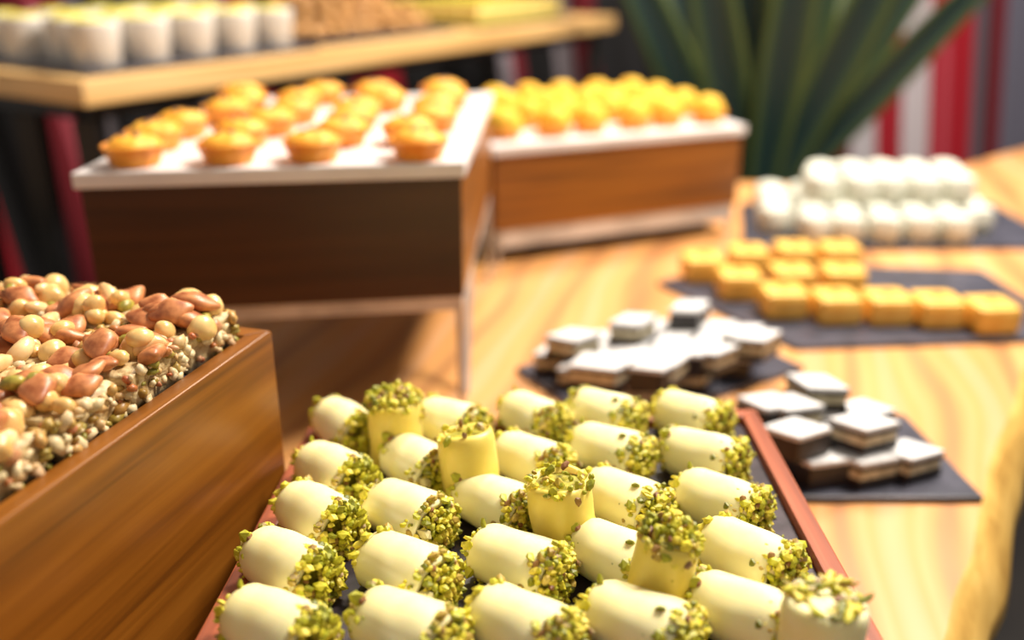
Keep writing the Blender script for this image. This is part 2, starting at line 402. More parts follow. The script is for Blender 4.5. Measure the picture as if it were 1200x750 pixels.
Q1 = on_z(577, 172, TZ + .17); Q2 = on_z(874, 147, TZ + .17); ax2 = (Q2 - Q1).normalized()
pl2 = rect_from(Q1, ax2, .418, .32)
r_t = [p + (sum(pl2, Vector()) / 4 - p).normalized() * .006 for p in pl2]
for p in r_t: p.z = TZ + .156
box('reddish-brown wooden box on the low stand, behind and right of the middle box', r_t, TZ + .048, .012, M['box'])
stand('steel_stand', 'low wide-railed steel stand under the rear right wooden box', r_t, TZ + .048, .026, False)
o = link('serving_plate', prism('serving_plate', [p - Q1 for p in pl2], [p - Q1 + Vector((0, 0, -.0138)) for p in pl2], M['marble'], .002), None, Q1)
tag(o, 'white rectangular stone plate under the yellow tartlets on the rear box', 'plate', 'white stone plates')

# ------------------------------------------------------------------ pistachio rolls (foreground)
RL, RR = .0465, .0169
def roll_body(seed, mat, L=RL, r=RR):
    seg, N = 40, 18; vs, fs = [], []
    th0 = 1.0 + seed * 1.7
    for i in range(N + 1):
        t = i / N; x = (t - .5) * L
        e = min(t, 1 - t) * L; k = 1 - .10 * max(0, 1 - e / .006) ** 2
        for j in range(seg):
            a = 2 * math.pi * j / seg
            tp_ = (.86 + .17 * min(1, t * 1.25)) if mat is M['dough'] else 1.0; rr = r * k * tp_ * (1 + .022 * math.sin(a * 2 + seed) + .018 * math.sin(t * math.pi))
            dlt = (a - th0) % (2 * math.pi); rr += .0011 * (1 - dlt / (2 * math.pi))       # rolled sheet: one overlapping seam
            y, z = rr * math.cos(a), rr * math.sin(a)
            p = Vector((x, y, z)); p += Vector((0, y, z)) * .07 * noise.noise(p * 55 + Vector((seed * 5, 0, 0)))
            p.x += .0012 * noise.noise(Vector((y * 90, z * 90, seed + i)))
            if p.z < -r * .9: p.z = -r * .9 - .02 * (-p.z - r * .9)
            vs.append(p)
    for i in range(N):
        for j in range(seg):
            k = (j + 1) % seg; fs.append((i * seg + j, i * seg + k, (i + 1) * seg + k, (i + 1) * seg + j))
    for s in (0, 1):                                     # recessed end: wall of dough then cavity
        base = len(vs); o = s * N * seg; sg = 1 if s else -1
        for j in range(seg): p = vs[o + j]; vs.append(Vector((p.x, p.y * .84, p.z * .84)))
        for j in range(seg): p = vs[o + j]; vs.append(Vector((p.x - sg * .003, p.y * .80, p.z * .80)))
        for q in range(2):
            A = o if q == 0 else base; B = base + q * seg
            for j in range(seg): k = (j + 1) % seg; fs.append((A + j, A + k, B + k, B + j) if s else (A + k, A + j, B + j, B + k))
        fs.append(tuple(base + seg + j for j in range(seg)) if s else tuple(base + seg + j for j in range(seg - 1, -1, -1)))
    return mesh('dough_wrap', vs, fs, mat, True)
ICO = None
def crumb_geo(n, posf, smin, smax, seed):
    rnd = random.Random(seed)
    bm = bmesh.new(); bmesh.ops.create_icosphere(bm, subdivisions=1, radius=1)
    bv = [v.co.copy() for v in bm.verts]; bf = [tuple(v.index for v in f.verts) for f in bm.faces]; bm.free()
    vs, fs = [], []
    for i in range(n):
        p, nrm = posf(rnd); s = rnd.uniform(smin, smax) * (1.35 if rnd.random() < .12 else 1)
        sc3 = (rnd.uniform(.6, 1.5), rnd.uniform(.6, 1.1), rnd.uniform(.45, .9))
        rot = Matrix.Rotation(rnd.uniform(0, 6.28), 3, Vector((rnd.gauss(0, 1), rnd.gauss(0, 1), rnd.gauss(0, 1))).normalized())
        b = len(vs)
        for v in bv:
            q = Vector((v.x * sc3[0], v.y * sc3[1], v.z * sc3[2])) * s * rnd.uniform(.72, 1.15)
            vs.append(p + rot @ q)
        fs += [tuple(b + k for k in f) for f in bf]
    return vs, fs
def end_crumbs(seed, n=230, heavy=1.0, r=RR, L=RL, sm=1.0):
    def pos(rnd):
        a = rnd.uniform(0, 6.283)
        if rnd.random() < .72:
            q = math.sqrt(rnd.random()); rr = q * r * .97; x = .0006 + .0065 * heavy * (1 - q * q * .75) * rnd.random() ** .6
            return Vector((L / 2 + x, rr * math.cos(a), rr * math.sin(a))), None
        x = L / 2 - abs(rnd.gauss(0, .0040 + .003 * math.sin(a * 2 + seed))) * heavy; rr = r * 1.04
        z = rr * math.sin(a)
        if z < -r * .9: z = -r * .88
        return Vector((x, rr * math.cos(a), z)), None
    v, f = crumb_geo(n, pos, .0010 * sm, .0036 * sm, seed)
    v2 = [Vector((p.x, p.y, max(p.z, -r * .95))) for p in v]
    return mesh('crushed_pistachio', v2, f, M['pist'])
bodies = [roll_body(s, M['dough']) for s in range(5)]
bodies_y = [roll_body(9 + s, M['dough_yellow']) for s in range(2)]
crumbs = [end_crumbs(s) for s in range(5)]
crumbs_l = [end_crumbs(20 + s, 80, .7, RR * .86) for s in range(3)]
pv, pf = lathe([(RR * .8, -.0015), (RR * .82, .0006)], 28)
paste = mesh('pistachio_filling', [(z, x, y) for x, y, z in pv], pf, M['paste'])
tall_crumbs = [end_crumbs(77, 170, 1.2), end_crumbs(78, 16, .5), end_crumbs(79, 46, .6), end_crumbs(80, 190, 1.3, sm=1.05)]
LYING = [  # body centre px, green end px, label
 (400, 497, 430, 517, 'pale pistachio roll in the far left corner of the slate tray'),
 (520, 494, 558, 508, 'pale pistachio roll in the back row behind the upright pair'),
 (620, 488, 652, 505, 'pale pistachio roll in the back row, fourth from the left corner'),
 (702, 484, 744, 499, 'pale pistachio roll in the back row, second from the right corner'),
 (802, 487, 843, 502, 'pale pistachio roll in the far right corner of the slate tray'),
 (385, 552, 422, 572, 'leftmost roll of the second row from the back of the slate tray'),
 (484, 541, 507, 561, 'roll wedged between the two rear upright rolls, second row'),
 (615, 538, 648, 552, 'second-row roll directly behind the upright roll in the middle of the tray'),
 (706, 527, 747, 541, 'second-row roll, second from the right rim'),
 (813, 533, 860, 547, 'second-row roll nearest the right rim, with a thickly crusted end'),
 (366, 602, 400, 623, 'leftmost roll of the third row, close to the left rim'),
 (470, 598, 510, 618, 'third-row roll, second from the left rim, with a full green end'),
 (573, 588, 610, 604, 'third-row roll just in front of the plain upright roll'),
 (722, 584, 762, 603, 'third-row roll just right of the upright roll in the middle'),
 (834, 586, 880, 606, 'third-row roll nearest the right rim'),
 (330, 660, 376, 685, 'leftmost roll of the fourth row, with a very thick green end'),
 (466, 664, 507, 685, 'fourth-row roll, second from the left rim'),
 (597, 656, 650, 677, 'long fourth-row roll in the middle of the tray'),
 (712, 650, 748, 668, 'fourth-row roll tucked behind the crusted leaning upright roll'),
 (866, 648, 909, 672, 'long fourth-row roll nearest the right rim'),
 (314, 733, 362, 756, 'front-left roll cut by the lower edge of the picture'),
 (466, 734, 515, 757, 'front-row roll, second from the left, cut by the lower edge'),
 (603, 731, 645, 752, 'front-row roll in the centre, cut by the lower edge'),
 (738, 728, 789, 750, 'front-row roll, second from the right, behind the bottom edge'),
 (858, 716, 908, 737, 'front-row roll beside the upright roll in the near right corner')]
GR = 'pistachio rolls on the front slate tray'
def fill_roll(root, i, both=True, tall=False):
    for sx in (1, -1):
        mm = Matrix.Identity(4) if sx > 0 else Matrix.Rotation(math.pi, 4, 'Z')
        p = link('pistachio_filling', paste, root, mtx=mm @ Matrix.Translation((RL / 2 - .0032, 0, 0)))
        if tall and sx < 0: continue
        if tall: c = tall_crumbs[i]
        else: c = crumbs[i % 5] if sx > 0 else crumbs_l[i % 3]
        k = link('crushed_pistachio', c, root, mtx=mm); k['kind'] = 'stuff'
cl = []
for i, (cx, cy, gx, gy, lab) in enumerate(LYING):
    h = SLH + RR * .93
    a = tp(cx, cy, h); b = tp(gx, gy, h); d = (b - a).normalized()
    ang = math.atan2(d.y, d.x); ang = max(R(-52), min(R(-28), ang)); d = Vector((math.cos(ang), math.sin(ang), 0)); d = (d - TN * d.dot(TN)).normalized()
    a = a + d * .0055
    y = TN.cross(d); m = Matrix((d, y, TN)).transposed().to_4x4(); m.translation = a
    root = link('pistachio_roll', None, None, mtx=m); tag(root, lab, 'pastry', GR)
    link('dough_wrap', bodies[i % 5], root); fill_roll(root, i); cl.append(a)
UP = [(463, 470, 466, 530, 'upright yellowish roll at the back left of the tray', 1, 1.0),
      (545, 512, 553, 580, 'plain upright roll leaning back in the second row', 1, 1.0),
      (655, 567, 664, 632, 'upright roll with a green rim in the middle of the tray', 0, 1.0),
      (786, 634, 776, 700, 'upright roll with a thick nut crust, leaning at the fourth row', 1, .85),
      (968, 706, 958, 790, 'upright roll topped with large pistachio slivers in the near right corner', 0, 1.0)]
def slivers(seed, n=44):
    def pos(rnd):
        a = rnd.uniform(0, 6.283); rr = RR * (.25 + .72 * rnd.random() ** .7)
        return Vector((RL / 2 + rnd.uniform(.0005, .0035), rr * math.cos(a), rr * math.sin(a))), None
    rnd = random.Random(seed)
    bm = bmesh.new(); bmesh.ops.create_icosphere(bm, subdivisions=2, radius=1)
    bv = [v.co.copy() for v in bm.verts]; bf = [tuple(v.index for v in f.verts) for f in bm.faces]; bm.free(); vs, fs = [], []
    for i in range(n):
        p, _ = pos(rnd); q3 = Matrix.Rotation(rnd.uniform(0, 6.28), 3, 'X') @ Matrix.Rotation(rnd.uniform(-.5, .5), 3, 'Z')
        L, W, T = rnd.uniform(.0025, .0052), rnd.uniform(.0014, .0023), rnd.uniform(.0006, .0012); b = len(vs)
        for v in bv:
            q = Vector((v.x * T + .0008 * (v.y * v.y), v.y * L, v.z * W * (1 - .3 * abs(v.y)))); q *= 1 + .2 * noise.noise(v * 2 + Vector((i, 0, 0)))
            vs.append(p + q3 @ q)
        fs += [tuple(b + k for k in f) for f in bf]
    return mesh('pistachio_sliver', vs, fs, M['pist'], True)
for i, (tx, ty, bx, by, lab, yel, s) in enumerate(UP):
    base = tp(bx, by, SLH + .0); 
    # true base: find point whose top (RL above) projects to (tx,ty)
    top = tp(tx, ty, SLH + RL); base = tp(tx, ty, SLH + RL) - TN * RL
    lean = {1: Vector((-.12, .16, 0)), 2: Vector((-.10, -.02, 0)), 3: Vector((.14, -.05, 0)), 4: Vector((.05, .02, 0)), 0: Vector((.02, 0, 0))}[i]
    d = (TN + lean).normalized(); t = Vector((0, 1, 0)); y = d.cross(t).normalized(); z = d.cross(y)
    m = Matrix((d, y, z)).transposed().to_4x4()
    m = m @ Matrix.Diagonal((1, s, s, 1)); m.translation = top - d * (RL / 2) + TN * (.0012 + RR * .9 * math.sqrt(max(0, 1 - d.dot(TN) ** 2)))
    root = link('pistachio_roll', None, None, mtx=m); tag(root, lab, 'pastry', GR)
    link('dough_wrap', bodies_y[i % 2] if i < 4 else bodies[3], root)
    if i == 4:
        for sx in (1, -1):
            mm = Matrix.Identity(4) if sx > 0 else Matrix.Rotation(math.pi, 4, 'Z')
            link('cream_filling', mesh('cream_filling', [(q[2] * (2.2 if sx > 0 else 1), q[0], q[1]) for q in pv], pf, M['dough']), root, mtx=mm @ Matrix.Translation((RL / 2 - .002, 0, 0)))
        k = link('pistachio_sliver', slivers(5), root); k['kind'] = 'stuff'
    else: fill_roll(root, i, tall=True)
# loose crumbs on the slate
def loose(rnd):
    c = rnd.choice(cl); p = c + Vector((rnd.gauss(.016, .014), rnd.gauss(-.012, .014), 0))
    q = on_plane(600 + F * 0, 375, T0, TN)
    dist = (p - (T0 + TN * SLH)).dot(TN); p = p - TN * (dist - .0009); return p, None
v, f = crumb_geo(420, loose, .0006, .0021, 99)
o = link('pistachio_crumbs', mesh('pistachio_crumbs', v, f, M['pist'])); tag(o, 'loose green pistachio crumbs scattered on the slate between the rolls', 'crumbs', kind='stuff')

# ------------------------------------------------------------------ nut bars in the left box
def almond_shape(p):
    t = (p.x + 1) / 2; k = .55 + .6 * math.sin(math.pi * min(1, t * .62 + .12)); return Vector((p.x, p.y * k * (1 - .35 * max(0, p.x)), p.z * k * (1 - .35 * max(0, p.x))))
def cashew_shape(p): return Vector((p.x, p.y + .55 * (p.x * p.x) - .3, p.z))
nuts = [('almond', blob('almond', (.0118, .0074, .0046), M['almond'], 3, .22, 120, almond_shape)),
        ('hazelnut', blob('hazelnut', (.0072, .0072, .0066), M['hazel'], 3, .2, 150)),
        ('cashew', blob('cashew', (.0105, .0052, .0052), M['cashew'], 2, .06, 90, cashew_shape)),
        ('pistachio', blob('pistachio', (.0062, .0038, .0036), M['pistnut'], 2, .1, 200)),
        ('peanut', blob('peanut', (.0066, .0050, .0046), M['hazel'], 2, .08, 150))]
def bar_block(seed):
    bm = bmesh.new(); bmesh.ops.create_cube(bm, size=1); bmesh.ops.subdivide_edges(bm, edges=bm.edges[:], cuts=7, use_grid_fill=True)
    for v in bm.verts:
        p = Vector((v.co.x * .048, v.co.y * .048, v.co.z * .022)); k = noise.noise(p * 140 + Vector((seed, 0, 0)))
        nrm = Vector((v.co.x, v.co.y, v.co.z)).normalized(); p += nrm * .0035 * k - nrm * .002
        if v.co.z < -.49: p.z = -.011
        v.co = p + Vector((0, 0, .011))
    return bm_mesh('nougat_block', bm, M['nougat'], True)
def block_bits(seed):
    def pos(rnd):
        s = rnd.choice((0, 1, 2, 3)); t = rnd.uniform(-.024, .024); z = rnd.uniform(.002, .022); a = .0240
        return [Vector((t, a, z)), Vector((t, -a, z)), Vector((a, t, z)), Vector((-a, t, z))][s], None
    v, f = crumb_geo(150, pos, .0018, .0048, seed); v = [Vector((p.x, p.y, max(p.z, .0002))) for p in v]
    return mesh('chopped_nuts', v, f, M['nougat_bits'], True)
blocks = [bar_block(s) for s in range(3)]; bits = [block_bits(40 + s) for s in range(3)]
rows = ['first', 'second', 'third', 'fourth', 'fifth', 'sixth', 'seventh', 'eighth', 'ninth']
cols = ['along the right rim', 'one in from the right rim', 'two in from the right rim', 'three in from the right rim', 'four in from the right rim']
rn = random.Random(3)
angL = math.atan2(d1.y, d1.x)
for r_ in range(8):
    for c_ in range(5):
        p = cA + d1 * (.040 + .0525 * r_) + d2 * (.038 + .054 * c_) + Vector((0, 0, -.0038))
        s = p - Vector((0, 0, CZ)); dep = s.y * CP - s.z * SP; px = 600 + F * s.x / dep; py = 375 - F * (s.y * SP + s.z * CP) / dep
        if px < -45 or py > 680 or dep < .1: continue
        root = empty('nut_bar', p, angL + rn.uniform(-.10, .10)); i = r_ * 5 + c_
        tag(root, 'nut bar in left box, %s, %s row from far end' % (cols[c_], rows[r_]), 'sweet', 'nut bars in the left box')
        link('nougat_block', blocks[i % 3], root)
        b = link('chopped_nuts', bits[i % 3], root); b['kind'] = 'stuff'
        cnt = rn.randint(15, 19)
        for k in range(cnt):
            lay = 0 if k < 13 else 1
            a = k * 2.4 + rn.uniform(-.3, .3); q = math.sqrt((k + .5) / 13) * .0245 if lay == 0 else rn.uniform(.002, .016)
            nm, me = rn.choices(nuts, (5, 3.4, 2, 1.4, 2))[0]
            sz = rn.uniform(.85, 1.2); rot = Matrix.Scale(sz, 4) @ Matrix.Rotation(rn.uniform(0, 6.28), 4, 'Z') @ Matrix.Rotation(rn.uniform(-.5, .5), 4, 'Y') @ Matrix.Rotation(rn.uniform(-.6, .6), 4, 'X')
            m = Matrix.Translation((q * math.cos(a), q * math.sin(a), .0235 + .0065 * lay + rn.uniform(-.002, .0025))) @ rot
            link(nm, me, root, mtx=m)

# ------------------------------------------------------------------ tartlets on both white plates
def tartlet(name, cust, shellm, dome, group, label, twist):
    root = empty(name, (0, 0, 0)); tag(root, label, 'tartlet', group)
    v, f = lathe([(.017, 0), (.0175, .002), (.0225, .016), (.0235, .0175), (.0215, .0175), (.020, .013)], 30, .045, 10)
    link('pastry_shell', mesh('pastry_shell', v, f, shellm, True), root)
    prof = [(.0208, .0132)] + [(.0208 * math.cos(t) ** .8 if t < 1.5 else .0005, .0135 + dome * math.sin(t)) for t in [0.15, .4, .7, 1.0, 1.25, 1.45, 1.56]]
    v, f = lathe(prof, 28, .05, 6)
    v = [(x * math.cos(z * twist) - y * math.sin(z * twist), x * math.sin(z * twist) + y * math.cos(z * twist), z + .0015 * noise.noise(Vector((x * 150, y * 150, 0)))) for x, y, z in v]
    link('custard_filling', mesh('custard_filling', v, f, cust, True), root)
    return root
t1 = tartlet('orange_tartlet', M['custard'], M['shell'], .012, 'orange tartlets on the middle plate', 'x', 30)
nm = blob('nut_topping', (.005, .003, .0025), M['nutdark'], 2, .2, 200)
for k in range(3): link('nut_topping', nm, t1, (.007 * math.cos(k * 2.1), .007 * math.sin(k * 2.1), .0245), (0, .2, k))
for ch in t1.children:
    if 'nut' not in ch.name: ch.scale = (1.12, 1.12, 1.0)
ux = ux1; uy = sd1.normalized(); fc = ['leftmost', 'second from the left', 'third from the left', 'rightmost']; fr = ['front', 'second', 'third', 'fourth', 'fifth', 'back']
rn = random.Random(11)
for r_ in range(6):
    for c_ in range(4):
        x = .042 + .0775 * c_ + (rn.uniform(-.012, .012)); y = .028 + .066 * r_ + rn.uniform(-.006, .006)
        place(t1, P1 + ux * x + uy * y, rn.uniform(0, 6), '%s orange tartlet in the %s row on the middle white plate' % (fc[c_], fr[r_]))
t2 = tartlet('yellow_tartlet', M['custardy'], M['shell'], .026, 'yellow tartlets on the rear plate', 'x', 60)
for ch in t2.children: ch.scale = (1.18, 1.18, 1.0 if 'shell' in ch.name else 1.05)
ux = ax2; uy = Vector((-ux.y, ux.x, 0)); fc6 = ['leftmost', 'second from the left', 'third from the left', 'third from the right', 'second from the right', 'rightmost', 'x']
fr4 = ['front', 'second', 'third', 'back']
for r_ in range(4):
    for c_ in range(6):
        x = .045 + .066 * c_ + rn.uniform(-.006, .006); y = .050 + .074 * r_ + rn.uniform(-.006, .006)
        place(t2, Q1 + ux * x + uy * y, rn.uniform(0, 6), '%s yellow domed tartlet in the %s row on the rear white plate' % (fc6[c_], fr4[r_]))

# ------------------------------------------------------------------ slates on the table
def slate(label, pts):
    c = sum((Vector((p[0], p[1], 0)) for p in pts), Vector()) / len(pts); org = Vector((c.x, c.y, TZ))
    # natural chipped outline
    out = []
    for i in range(len(pts)):
        a = Vector((pts[i][0], pts[i][1], 0)); b = Vector((pts[(i + 1) % len(pts)][0], pts[(i + 1) % len(pts)][1], 0)); K = 8
        for k in range(K):
            q = a.lerp(b, k / K)
            if k: q += Vector((noise.noise(q * 60), noise.noise(q * 60 + Vector((4, 4, 4))), 0)) * .0012
            out.append(q)
    me = prism('slate_board', [Vector((p.x, p.y, TZ + .006)) - org for p in out], [Vector((p.x, p.y, TZ)) - org for p in out], M['slate'], .0008)
    o = link('slate_board', me, None, org); tag(o, label, 'slate'); return o
L0 = Vector((.0045, .909, 0)); e1 = Vector((.85, .53, 0)).normalized(); e2 = Vector((.53, -.85, 0)).normalized()
slate('dark slate under the far group of black and white diamond sweets', [L0, L0 + e2 * .16, L0 + e2 * .16 + e1 * .262, L0 + e1 * .262])
slate('grey slate whose near right corner shows, under the near diamond sweets', [(.13, .655), (.383, .656), (.374, .80), (.13, .797)])
slate('dark slate with a pointed left corner under the golden squares', [(.195, 1.185), (.318, .966), (.66, .995), (.65, 1.235), (.34, 1.27)])
slate('grey slate under the heap of white coconut cubes at the far right', [(.345, 1.335), (.83, 1.345), (.84, 1.60), (.40, 1.60)])
SZ = TZ + .006

# --- diamond sweets
def diamond():
    root = empty('diamond_sweet', (0, 0, 0)); tag(root, 'x', 'sweet', 'black and white diamond sweets')
    def dm(s, z0, z1, mat, nm, bev, hollow=0):
        a, b = .0300 * s, .0185 * s
        pts = [(a, 0), (.002, b), (-a, 0), (-.002, -b)]
        return slab(nm, pts, z0, z1, mat, bev)
    link('chocolate_base', dm(1, 0, .008, M['choc'], 'chocolate_base', .0015), root)
    link('nougat_filling', dm(.93, .0075, .0165, M['cream'], 'nougat_filling', .001), root)
    link('chocolate_layer', dm(.99, .016, .0205, M['choc'], 'chocolate_layer', .001), root)
    link('coconut_topping', dm(1.0, .020, .0245, M['coco'], 'coconut_topping', .0016), root)
    return root
def solid_diamond():
    root = empty('diamond_sweet', (0, 0, 0)); tag(root, 'x', 'sweet', 'black and white diamond sweets')
    pts = [(.0290, 0), (.002, .0190), (-.0290, 0), (-.002, -.0190)]
    link('chocolate_base', slab('chocolate_base', pts, 0, .020, M['choc'], .0015), root)
    link('coconut_topping', slab('coconut_topping', pts, .0195, .0245, M['coco'], .0018), root); return root
dA, dB = diamond(), solid_diamond(); dA.name = 'diamond_sweet'
LV = [[(958, 542), (1008, 540), (1065, 525), (1012, 476), (932, 520), (975, 505), (948, 480)],
      [(672, 391), (742, 373), (808, 357), (684, 424), (746, 415), (810, 408), (870, 386), (721, 448), (793, 444), (862, 420), (916, 400), (875, 448), (958, 446), (926, 470), (933, 500), (1013, 492), (840, 372 + 60)]]
fx = []
HT = .0247
for lv, L in enumerate(LV):
    P = [on_z(x, y, SZ + HT * (lv + 1)) for x, y in L]
    P = [Vector((p.x, p.y, 0)) for p in P]
    for it in range(60):
        for i in range(len(P)):
            for j in range(i):
                d = P[i] - P[j]; 
                if d.length < .039: q = d.normalized() * (.039 - d.length) * .5; P[i] += q; P[j] -= q
            if lv == 0:
                # stay on one of the two slates
                p = P[i]; a = (p - L0).dot(e1); b = (p - L0).dot(e2)
                if p.y < .775 or (p.x > .2 and p.y < .80): p.x = min(max(p.x, .155), .350); p.y = min(max(p.y, .683), .780)
                else:
                    a = min(max(a, .02), .242); b = min(max(b, .022), .138); P[i] = L0 + e1 * a + e2 * b
    if lv == 0:
        for rr_ in range(6):
            for cc_ in range(4):
                a = .034 + .0625 * cc_ + (.031 if rr_ % 2 else 0); b = .026 + .0216 * rr_
                if a < .238: P.append(L0 + e1 * (a + rn.uniform(-.001, .001)) + e2 * b)
    if lv == 1:
        low = fx[:]
        for i in range(len(P)):       # each upper sweet rests on the lower ones near it
            n = min(low, key=lambda q: (q - P[i]).length)
            if (n - P[i]).length > .018: P[i] = n + (P[i] - n).normalized() * .018
            P[i].z = 0
    else: fx = P
    for i, p in enumerate(P):
        pr = dA if (i + lv) % 3 else dB
        ang = (math.atan2(e1.y, e1.x) if lv == 0 else R(15) + rn.uniform(-.35, .35)) if p.y > .8 else R(-20) + rn.uniform(-.3, .3)
        near = 'near slate' if p.y < .80 else 'far slate'
        same = sorted([k for k in range(len(P)) if (P[k].y < .80) == (p.y < .80)], key=lambda k: P[k].x / (P[k].y + .15))
        o = place(pr, (p.x, p.y, SZ + HT * lv + (.0003 if lv else 0)), ang)
        o['label'] = 'white-topped diamond sweet, %s layer of the %s, %s from the left' % (('lower', 'upper')[lv], near, ORD[same.index(i)])

# --- golden squares
def square():
    root = empty('golden_square', (0, 0, 0)); tag(root, 'x', 'cake', 'golden squares on slate')
    h = .0262
    pts = [(-h, -h), (h, -h), (h, h), (-h, h)]
    link('cake', slab('cake', pts, 0, .034, M['square'], .008), root)
    link('nut', blob('nut', (.0055, .004, .002), M['nutdark'], 2, .1, 200), root, (0, 0, .0345))
    return root
sq = square()
S1 = [(918, 344), (979, 350), (1039, 351), (1098, 354), (1161, 360)]; S2 = [(868, 327), (930, 322), (990, 322)]; S3 = [(828, 312), (882, 303), (937, 299), (990, 299)]
for k, (S, nm) in enumerate(((S1, 'front'), (S2, 'middle'), (S3, 'back'))):
    for i, (x, y) in enumerate(S):
        p = on_z(x, y, SZ + .026)
        if k == 1: p.y += .010
        if k == 2: p.y += .026
        nth = ['leftmost', 'second from the left', 'third from the left', 'fourth from the left', 'rightmost'][i]
        place(sq, (p.x, p.y, SZ), R(2) + rn.uniform(-.06, .06), '%s golden square cake in the %s row on its slate' % (nth, nm))

# --- white coconut cubes
def cocube():
    bm = bmesh.new(); bmesh.ops.create_cube(bm, size=.044); bmesh.ops.subdivide_edges(bm, edges=bm.edges[:], cuts=9, use_grid_fill=True)
    for v in bm.verts:
        p = v.co; q = p.normalized() * .026; p = p.lerp(q, .55); p += p.normalized() * .0022 * noise.noise(p * 300)
        v.co = Vector((p.x, p.y, max(p.z, -.0205) + .0205))
    me = bm_mesh('coconut_cube', bm, M['cocoball'], True); o = link('coconut_cube', me); tag(o, 'x', 'sweet', 'white coconut cubes on the far slate'); return o
cc = cocube()
n1 = 0
fr5 = ['front', 'second', 'third', 'fourth', 'fifth', 'sixth']
for lv in range(2):
    for r_ in range(5 - lv):
        for c_ in range(7 - lv):
            if lv == 0 and r_ == 0 and c_ in (0, 6): continue
            if lv == 1 and (r_ in (0,) or c_ == 0): continue
            x = .405 + .052 * c_ + .026 * lv + .008 * r_ + rn.uniform(-.005, .005); y = 1.375 + .048 * r_ + .024 * lv + rn.uniform(-.004, .004)
            place(cc, (x, y, SZ + .0425 * lv), rn.uniform(-.45, .45), 'white coconut cube, %s layer, %s row, %s from the left' % (('lower', 'upper')[lv], fr5[r_ + lv], ORD[c_]))

# ------------------------------------------------------------------ raised shelf at the back
HZ = 1.0
sc0 = on_z(95, 95, HZ); sc1 = on_z(722, 18, HZ); a1 = (sc1 - sc0); SL = a1.length; a1.normalize(); a2 = Vector((-a1.y, a1.x, 0)); SW = .45
root = empty('display_shelf', (sc0.x, sc0.y, 0)); tag(root, 'long pale wooden plank shelf on a black frame behind the boxes', 'shelf')
so = Vector((sc0.x, sc0.y, 0)); q = [sc0, sc1, sc1 + a2 * SW, sc0 + a2 * SW]
link('plank', prism('plank', [p - so for p in q], [p - so - Vector((0, 0, .036)) for p in q], M['shelf'], .003, a1), root)
def sp(s, t, z): p = sc0 + a1 * s + a2 * t; p.z = z; return p
zr = HZ - .036 - .0125
for t in (.05, SW - .05): link('frame_rail', bar('frame_rail', sp(.03, t, zr) - so, sp(SL - .03, t, zr) - so, .025, .025, M['black']), root)
for s in (.035, SL - .035):
    link('frame_rail', bar('frame_rail', sp(s, .064, zr) - so, sp(s, SW - .064, zr) - so, .025, .025, M['black']), root)
    for t in (.05, .2, SW - .05) if s < .1 else (.05, SW - .05):
        link('leg', bar('leg', sp(s, t, zr - .0126) - so, sp(s, t, 0) - so, .035, .035, M['black']), root)
def dark_tray(s0, s1, t0, t1_, label):
    q = [sp(s0, t0, HZ + .006), sp(s1, t0, HZ + .006), sp(s1, t1_, HZ + .006), sp(s0, t1_, HZ + .006)]
    o = link('serving_tray', prism('serving_tray', [p - q[0] + Vector((0, 0, 0)) for p in q], [p - q[0] - Vector((0, 0, .006)) for p in q], M['slate'], .001), None, q[0]); tag(o, label, 'tray', 'dark trays on the shelf')
dark_tray(.03, .50, .03, .44, 'dark tray under the white cups at the left end of the shelf')
dark_tray(.55, .96, .06, .40, 'dark tray under the heap of brown cookies on the shelf')
dark_tray(1.04, 1.44, .04, .38, 'dark tray under the layered slices at the right of the shelf')
cup = empty('dessert_cup', (0, 0, 0)); tag(cup, 'x', 'cup', 'white dessert cups on the shelf')
v, f = lathe([(.026, 0), (.029, .002), (.0325, .052), (.0330, .056), (.0310, .056), (.0300, .050), (.0290, .044)], 32)
link('cup_body', mesh('cup_body', v, f, M['cup'], True), cup)
v, f = lathe([(.0297, .045), (.0305, .051), (.025, .056), (.014, .060), (.001, .061)], 24, .03, 7)
link('yellow_topping', mesh('yellow_topping', v, f, M['topping'], True), cup)
for ch in cup.children: ch.scale = (1.15, 1.15, 1.18)
for row in range(5):
    for c_ in range(6):
        s = .085 + .088 * c_ + (.02 if row % 2 else 0); t = .080 + .088 * row
        if s > .47 or t > .41 : continue
        place(cup, sp(s, t, HZ + .006), 0, 'white cup with yellow-green topping, %s row from the shelf front, %s from its near end' % (ORD[row], ORD[c_]))
# second tier of cups (partly seen above the first)
# brown cookies heap
ck = link('nut_cookie', blob('nut_cookie', (.026, .017, .015), M['cookie'], 3, .35, 60)); tag(ck, 'x', 'cookie', 'brown nut cookies heaped on the shelf')
for lay, (nx, ny) in enumerate(((7, 6), (6, 5), (4, 4), (3, 2))):
    for i in range(nx):
        for j in range(ny):
            s = .74 + (i - (nx - 1) / 2) * .050 + rn.uniform(-.008, .008) + (.018 if lay % 2 else 0); t = .225 + (j - (ny - 1) / 2) * .046 + rn.uniform(-.007, .007)
            place(ck, sp(s, t, HZ + .0205 + .0255 * lay), rn.uniform(-1.2, 1.2) + math.atan2(a1.y, a1.x), 'brown nut cookie, %s layer of the heap, %s along, %s from the front' % (['bottom', 'second', 'third', 'top'][lay], ORD[i], ORD[j]))
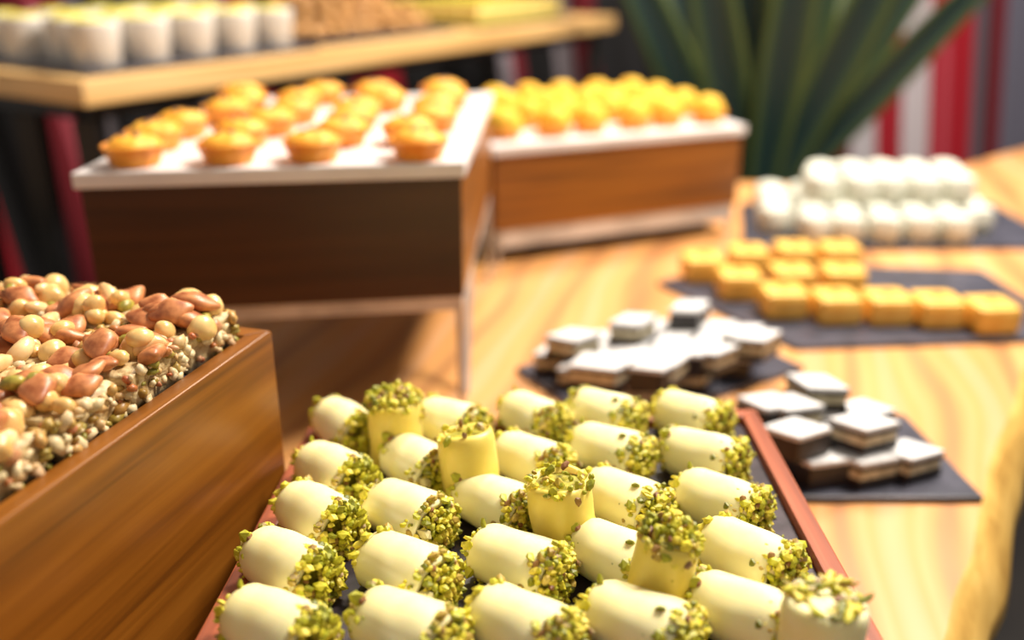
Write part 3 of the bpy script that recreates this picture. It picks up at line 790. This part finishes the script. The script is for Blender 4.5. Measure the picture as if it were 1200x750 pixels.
# layered slices
ls = empty('layered_slice', (0, 0, 0)); tag(ls, 'yellow and green layered cake slice in the block on the shelf', 'cake', 'layered slices on the shelf')
h = .0235; pts = [(-h * 1.25, -h), (h * 1.25, -h), (h * 1.25, h), (-h * 1.25, h)]
link('green_layer', slab('green_layer', pts, 0, .018, M['layer_g'], .002), ls)
link('yellow_layer', slab('yellow_layer', pts, .018, .042, M['layer_y'], .002), ls)
link('green_topping', slab('green_topping', pts, .042, .050, M['layer_g'], .002), ls)
for i in range(6):
    for j in range(5): place(ls, sp(1.08 + .0625 * i, .085 + .056 * j, HZ + .006), math.atan2(a1.y, a1.x), 'yellow-green layered slice on the shelf, %s along, %s row from the front' % (ORD[i], ORD[j]))

# ------------------------------------------------------------------ agave plant in a floor pot
PB = Vector((.60, 2.28, .62))
root = empty('potted_agave', (PB.x, PB.y, 0)); tag(root, 'large potted plant with long dark green, pale-edged leaves beside the curtain', 'plant')
v, f = lathe([(.13, 0), (.15, .02), (.20, .52), (.215, .54), (.215, .58), (.19, .58), (.18, .54)], 36); link('pot', mesh('pot', v, f, M['pot'], True), root)
v, f = lathe([(.182, .545), (.18, .555), (.08, .565)], 24); link('soil', mesh('soil', v, f, M['soil'], True), root)
def leaf(lean, tilt, L, W, bend, yoff, az):
    vs, uv, fs = [], [], []; N = 22; K = 6
    p = Vector((math.sin(az) * .04, yoff, .555)); 
    for i in range(N + 1):
        t = i / N; a = lean * (1 + bend * t); 
        d = Vector((math.sin(a), -tilt * (1 + t), math.cos(a))).normalized()
        sd = d.cross(Vector((0, -1, 0))).normalized(); nr = sd.cross(d)
        wd = W * (.55 + 1.1 * t if t < .35 else .935 * (1 - ((t - .35) / .65) ** 1.8) + .005)
        for s in range(K + 1):
            x = s / K * 2 - 1; vs.append(p + sd * wd / 2 * x + nr * (-.18 * wd * (1 - x * x))); uv.append((s / K, t))
        for s in range(K + 1):
            x = s / K * 2 - 1; vs.append(p + sd * wd / 2 * x + nr * (-.18 * wd * (1 - x * x) + .006 * (1.05 - x * x) * (1 - t * .8))); uv.append((s / K, t))
        p = p + d * L / N
    S = 2 * (K + 1)
    for i in range(N):
        for s in range(K):
            a = i * S + s; fs.append((a, a + 1, a + S + 1, a + S)); b = a + K + 1; fs.append((b, b + S, b + S + 1, b + 1))
        a = i * S; fs.append((a, a + S, a + S + K + 1, a + K + 1)); a = i * S + K; fs.append((a, a + K + 1, a + K + 1 + S, a + S))
    return mesh('leaf', vs, fs, M['leaf'], True, uv)
for a in [(-.44, -.02, .95, .12, .2, .05, -1), (-.25, .10, 1.0, .12, .25, -.03, -.5), (-.10, .02, 1.0, .13, .2, .03, 0), (.04, .10, 1.05, .12, .3, -.05, 0),
          (.17, .02, 1.0, .13, .3, .04, .4), (.32, .08, 1.05, .12, .25, -.02, .6), (.46, .02, 1.0, .12, .3, .05, 1), (.62, .05, 1.0, .10, .2, 0, 1), (.05, -.25, 1.0, .14, .2, .08, 0), (-.3, -.2, .95, .14, .2, .08, 0), (.36, -.22, 1.0, .14, .2, .08, 0), (-.16, -.1, 1.0, .14, .2, .07, 0), (.24, -.1, 1.0, .14, .2, .07, 0)]:
    link('leaf', leaf(*a), root)
